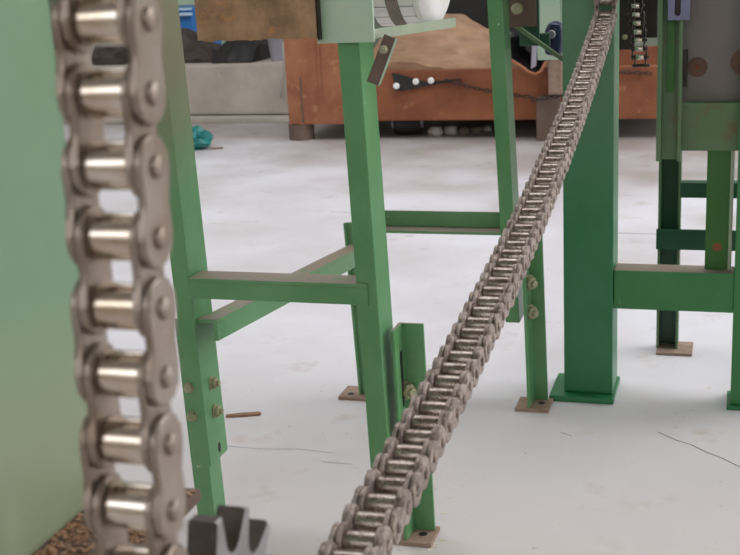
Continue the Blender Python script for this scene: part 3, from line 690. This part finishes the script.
bc = thing('blue_crate', ((xa + xb) / 2, 6.7, kz), 'blue crate with a painted rim highlight standing at the back left', 'crate')
MB().box(xa, xb, 6.45, 6.85, kz, z3, .01).build('body', 'blue', bc)
zz = at(185, 14.5, 'y', 6.42).z; MB().box(xa - .01, xb + .008, 6.42, 6.449, zz - .007, zz + .009, .003).build('rim', 'lightblue', bc)  # pale strip paints in the highlight along the crate's rim
zz = at(185, 9, 'y', 6.42).z; MB().box(xa - .01, xb + .008, 6.43, 6.449, zz - .008, zz + .004, .003).build('lid_edge', 'lightblue', bc)
pw = thing('pale_cabinet', (xb, 7.3, 0), 'pale green cabinet behind the blue crate', 'cabinet')
MB().box(xa - .5, xb + .3, 7.3, 7.8, 0.001, 1.3, .01).build('body', 'pale', pw)
MB().box(xa - .48, xa + .1, 7.285, 7.299, 0.1, 1.25, .004).build('door', 'pale', pw)
p0 = at(277, 64, 'y', 5.78)
pt = thing('grey_bucket', (p0.x, 5.8, kz), 'small grey bucket on the kerb next to the trough end', 'bucket')
hh = at(277, 36, 'y', 5.78).z - kz
MB().lathe((p0.x + .005, 5.80, kz), (0, 0, 1), [(0, .040), (hh * .95, .052), (hh, .055), (hh, .048), (.02, .036)], 22).build('body', 'grey', pt, True)
MB().lathe((p0.x + .005, 5.80, kz), (0, 0, 1), [(hh * .86, .052), (hh * .9, .056), (hh * .94, .053)], 22, False).build('collar', 'grey', pt, True)
q0 = [at(x, y, 'y', 5.64) for x, y in ((283, 42), (284, 60), (282, 78), (280, 98))]
tag(MB().tube(q0, .006, 6).build('hanging_cord', 'kerb'), 'pale cord hanging down the kerb beside the trough end', 'cord')

# teal bag on the floor at the back left
bp = at(194, 150, 'z', 0)
bg = bmesh.new(); bmesh.ops.create_icosphere(bg, subdivisions=4, radius=1)
for v in bg.verts:
    n_ = noise.noise(v.co * 2.3) * .28 + noise.noise(v.co * 6) * .14
    c = v.co * (1 + n_); c.x *= .15 if c.x < .4 else .11; c.y *= .07; c.z = max(c.z, -.62) * .062 + .0385
    v.co = c + V((bp.x - .045, bp.y + .03, 0))
m_ = MB(); m_.bm.free(); m_.bm = bg
tag(m_.build('plastic_bag', 'teal', None, True), 'crumpled teal plastic bag on the floor near the kerb', 'bag')
a = at(212, 149, 'z', .004); b_ = at(223, 148, 'z', .004)
tag(MB().tube([a, a.lerp(b_, .5) + V((0, .01, 0)), b_], .004, 6).build('twig', 'wood'), 'short dark twig lying beside the teal bag', 'twig')

# tyre and rubble under the trough
ty = at(402, 131, 'z', 0)
tyr = thing('wheel', (ty.x, Y5 + .12, 0), 'dark rubber wheel half hidden under the orange trough', 'wheel')
MB().lathe((ty.x, Y5 + .12, .058), (.9, .15, .0), [(0, .034), (.002, .05), (.01, .057), (.10, .057), (.118, .05), (.12, .034)], 28).build('tyre', 'black', tyr, True)
MB().lathe((ty.x - .01, Y5 + .1185, .058), (.9, .15, .0), [(0, .028), (.14, .028)], 18).build('rim', 'grey', tyr, True)
rb = [(433, 137, .034), (448, 136, .033), (461, 136, .028), (473, 135, .025), (484, 133, .022)]
lab = ['round grey brown stone next to the dark wheel under the trough', 'second stone from the dark wheel under the trough', 'dark stone in the middle of the row under the trough', 'flat stone, second from the right under the trough', 'rightmost stone of the row under the trough']
for (x, y, r), lb in zip(rb, lab):
    p = at(x, y, 'z', 0); g = bmesh.new(); bmesh.ops.create_icosphere(g, subdivisions=3, radius=1)
    for v in g.verts:
        c = v.co * (1 + .25 * noise.noise(v.co * 1.7 + V((x, 0, 0))))
        v.co = V((c.x * r, c.y * r, max(c.z, -.5) * r * .75 + r * .375)) + V((p.x, p.y + .06, 0))
    m_ = MB(); m_.bm.free(); m_.bm = g
    tag(m_.build('stone', 'brown' if x in (461, 473) else 'kerb', None, True), lb, 'stone', 'stones under the trough')

# ------------------------------------------------------------------ litter on the floor
a = at(226, 415.5, 'z', .003); b_ = at(260, 413, 'z', .003)
ws = MB(); d = (b_ - a); sd_ = V((-d.y, d.x, 0)).normalized()
pts = [a - sd_ * .004, a + sd_ * .003, a.lerp(b_, .5) + sd_ * .006, b_ + sd_ * .005, b_ + d * .03, b_ - sd_ * .006, a.lerp(b_, .45) - sd_ * .006]
ws.prism([V((p.x, p.y, .0002)) for p in pts], (0, 0, .004))
tag(ws.build('wood_splinter', 'wood'), 'flat brown wood splinter on the floor right of the left leg', 'splinter')
b = MB(); rnd = random.Random(11)
def chip(x, y, s):
    q = Matrix.Rotation(rnd.uniform(0, 6.28), 3, 'Z'); th = s * .18
    pts = [V((sx * s * .5 * rnd.uniform(.6, 1), sy * s * rnd.uniform(.5, 1), sz)) for sz in (.0002, th) for sx, sy in ((-1, -1), (1, -1), (1, 1), (-1, 1))]
    b.hexa([q @ p + V((x, y, 0)) for p in pts])
for k in range(260):
    p = at(rnd.uniform(0, 740), 160 + 420 * rnd.random() ** .7, 'z', 0)
    chip(p.x, p.y, rnd.uniform(.0012, .003))
for k in range(150):      # thicker under the chain and around the feet
    p = at(rnd.gauss(*((590, 30), (420, 18), (440, 14), (700, 40))[k % 4]), rnd.gauss(*((402, 6), (545, 6), (480, 20), (420, 20))[k % 4]), 'z', 0)
    chip(p.x, p.y, rnd.uniform(.0015, .004))
tag(b.build('wood_chips', 'chip'), 'small pale wood chips scattered over the concrete floor', 'wood chips', kind='stuff')
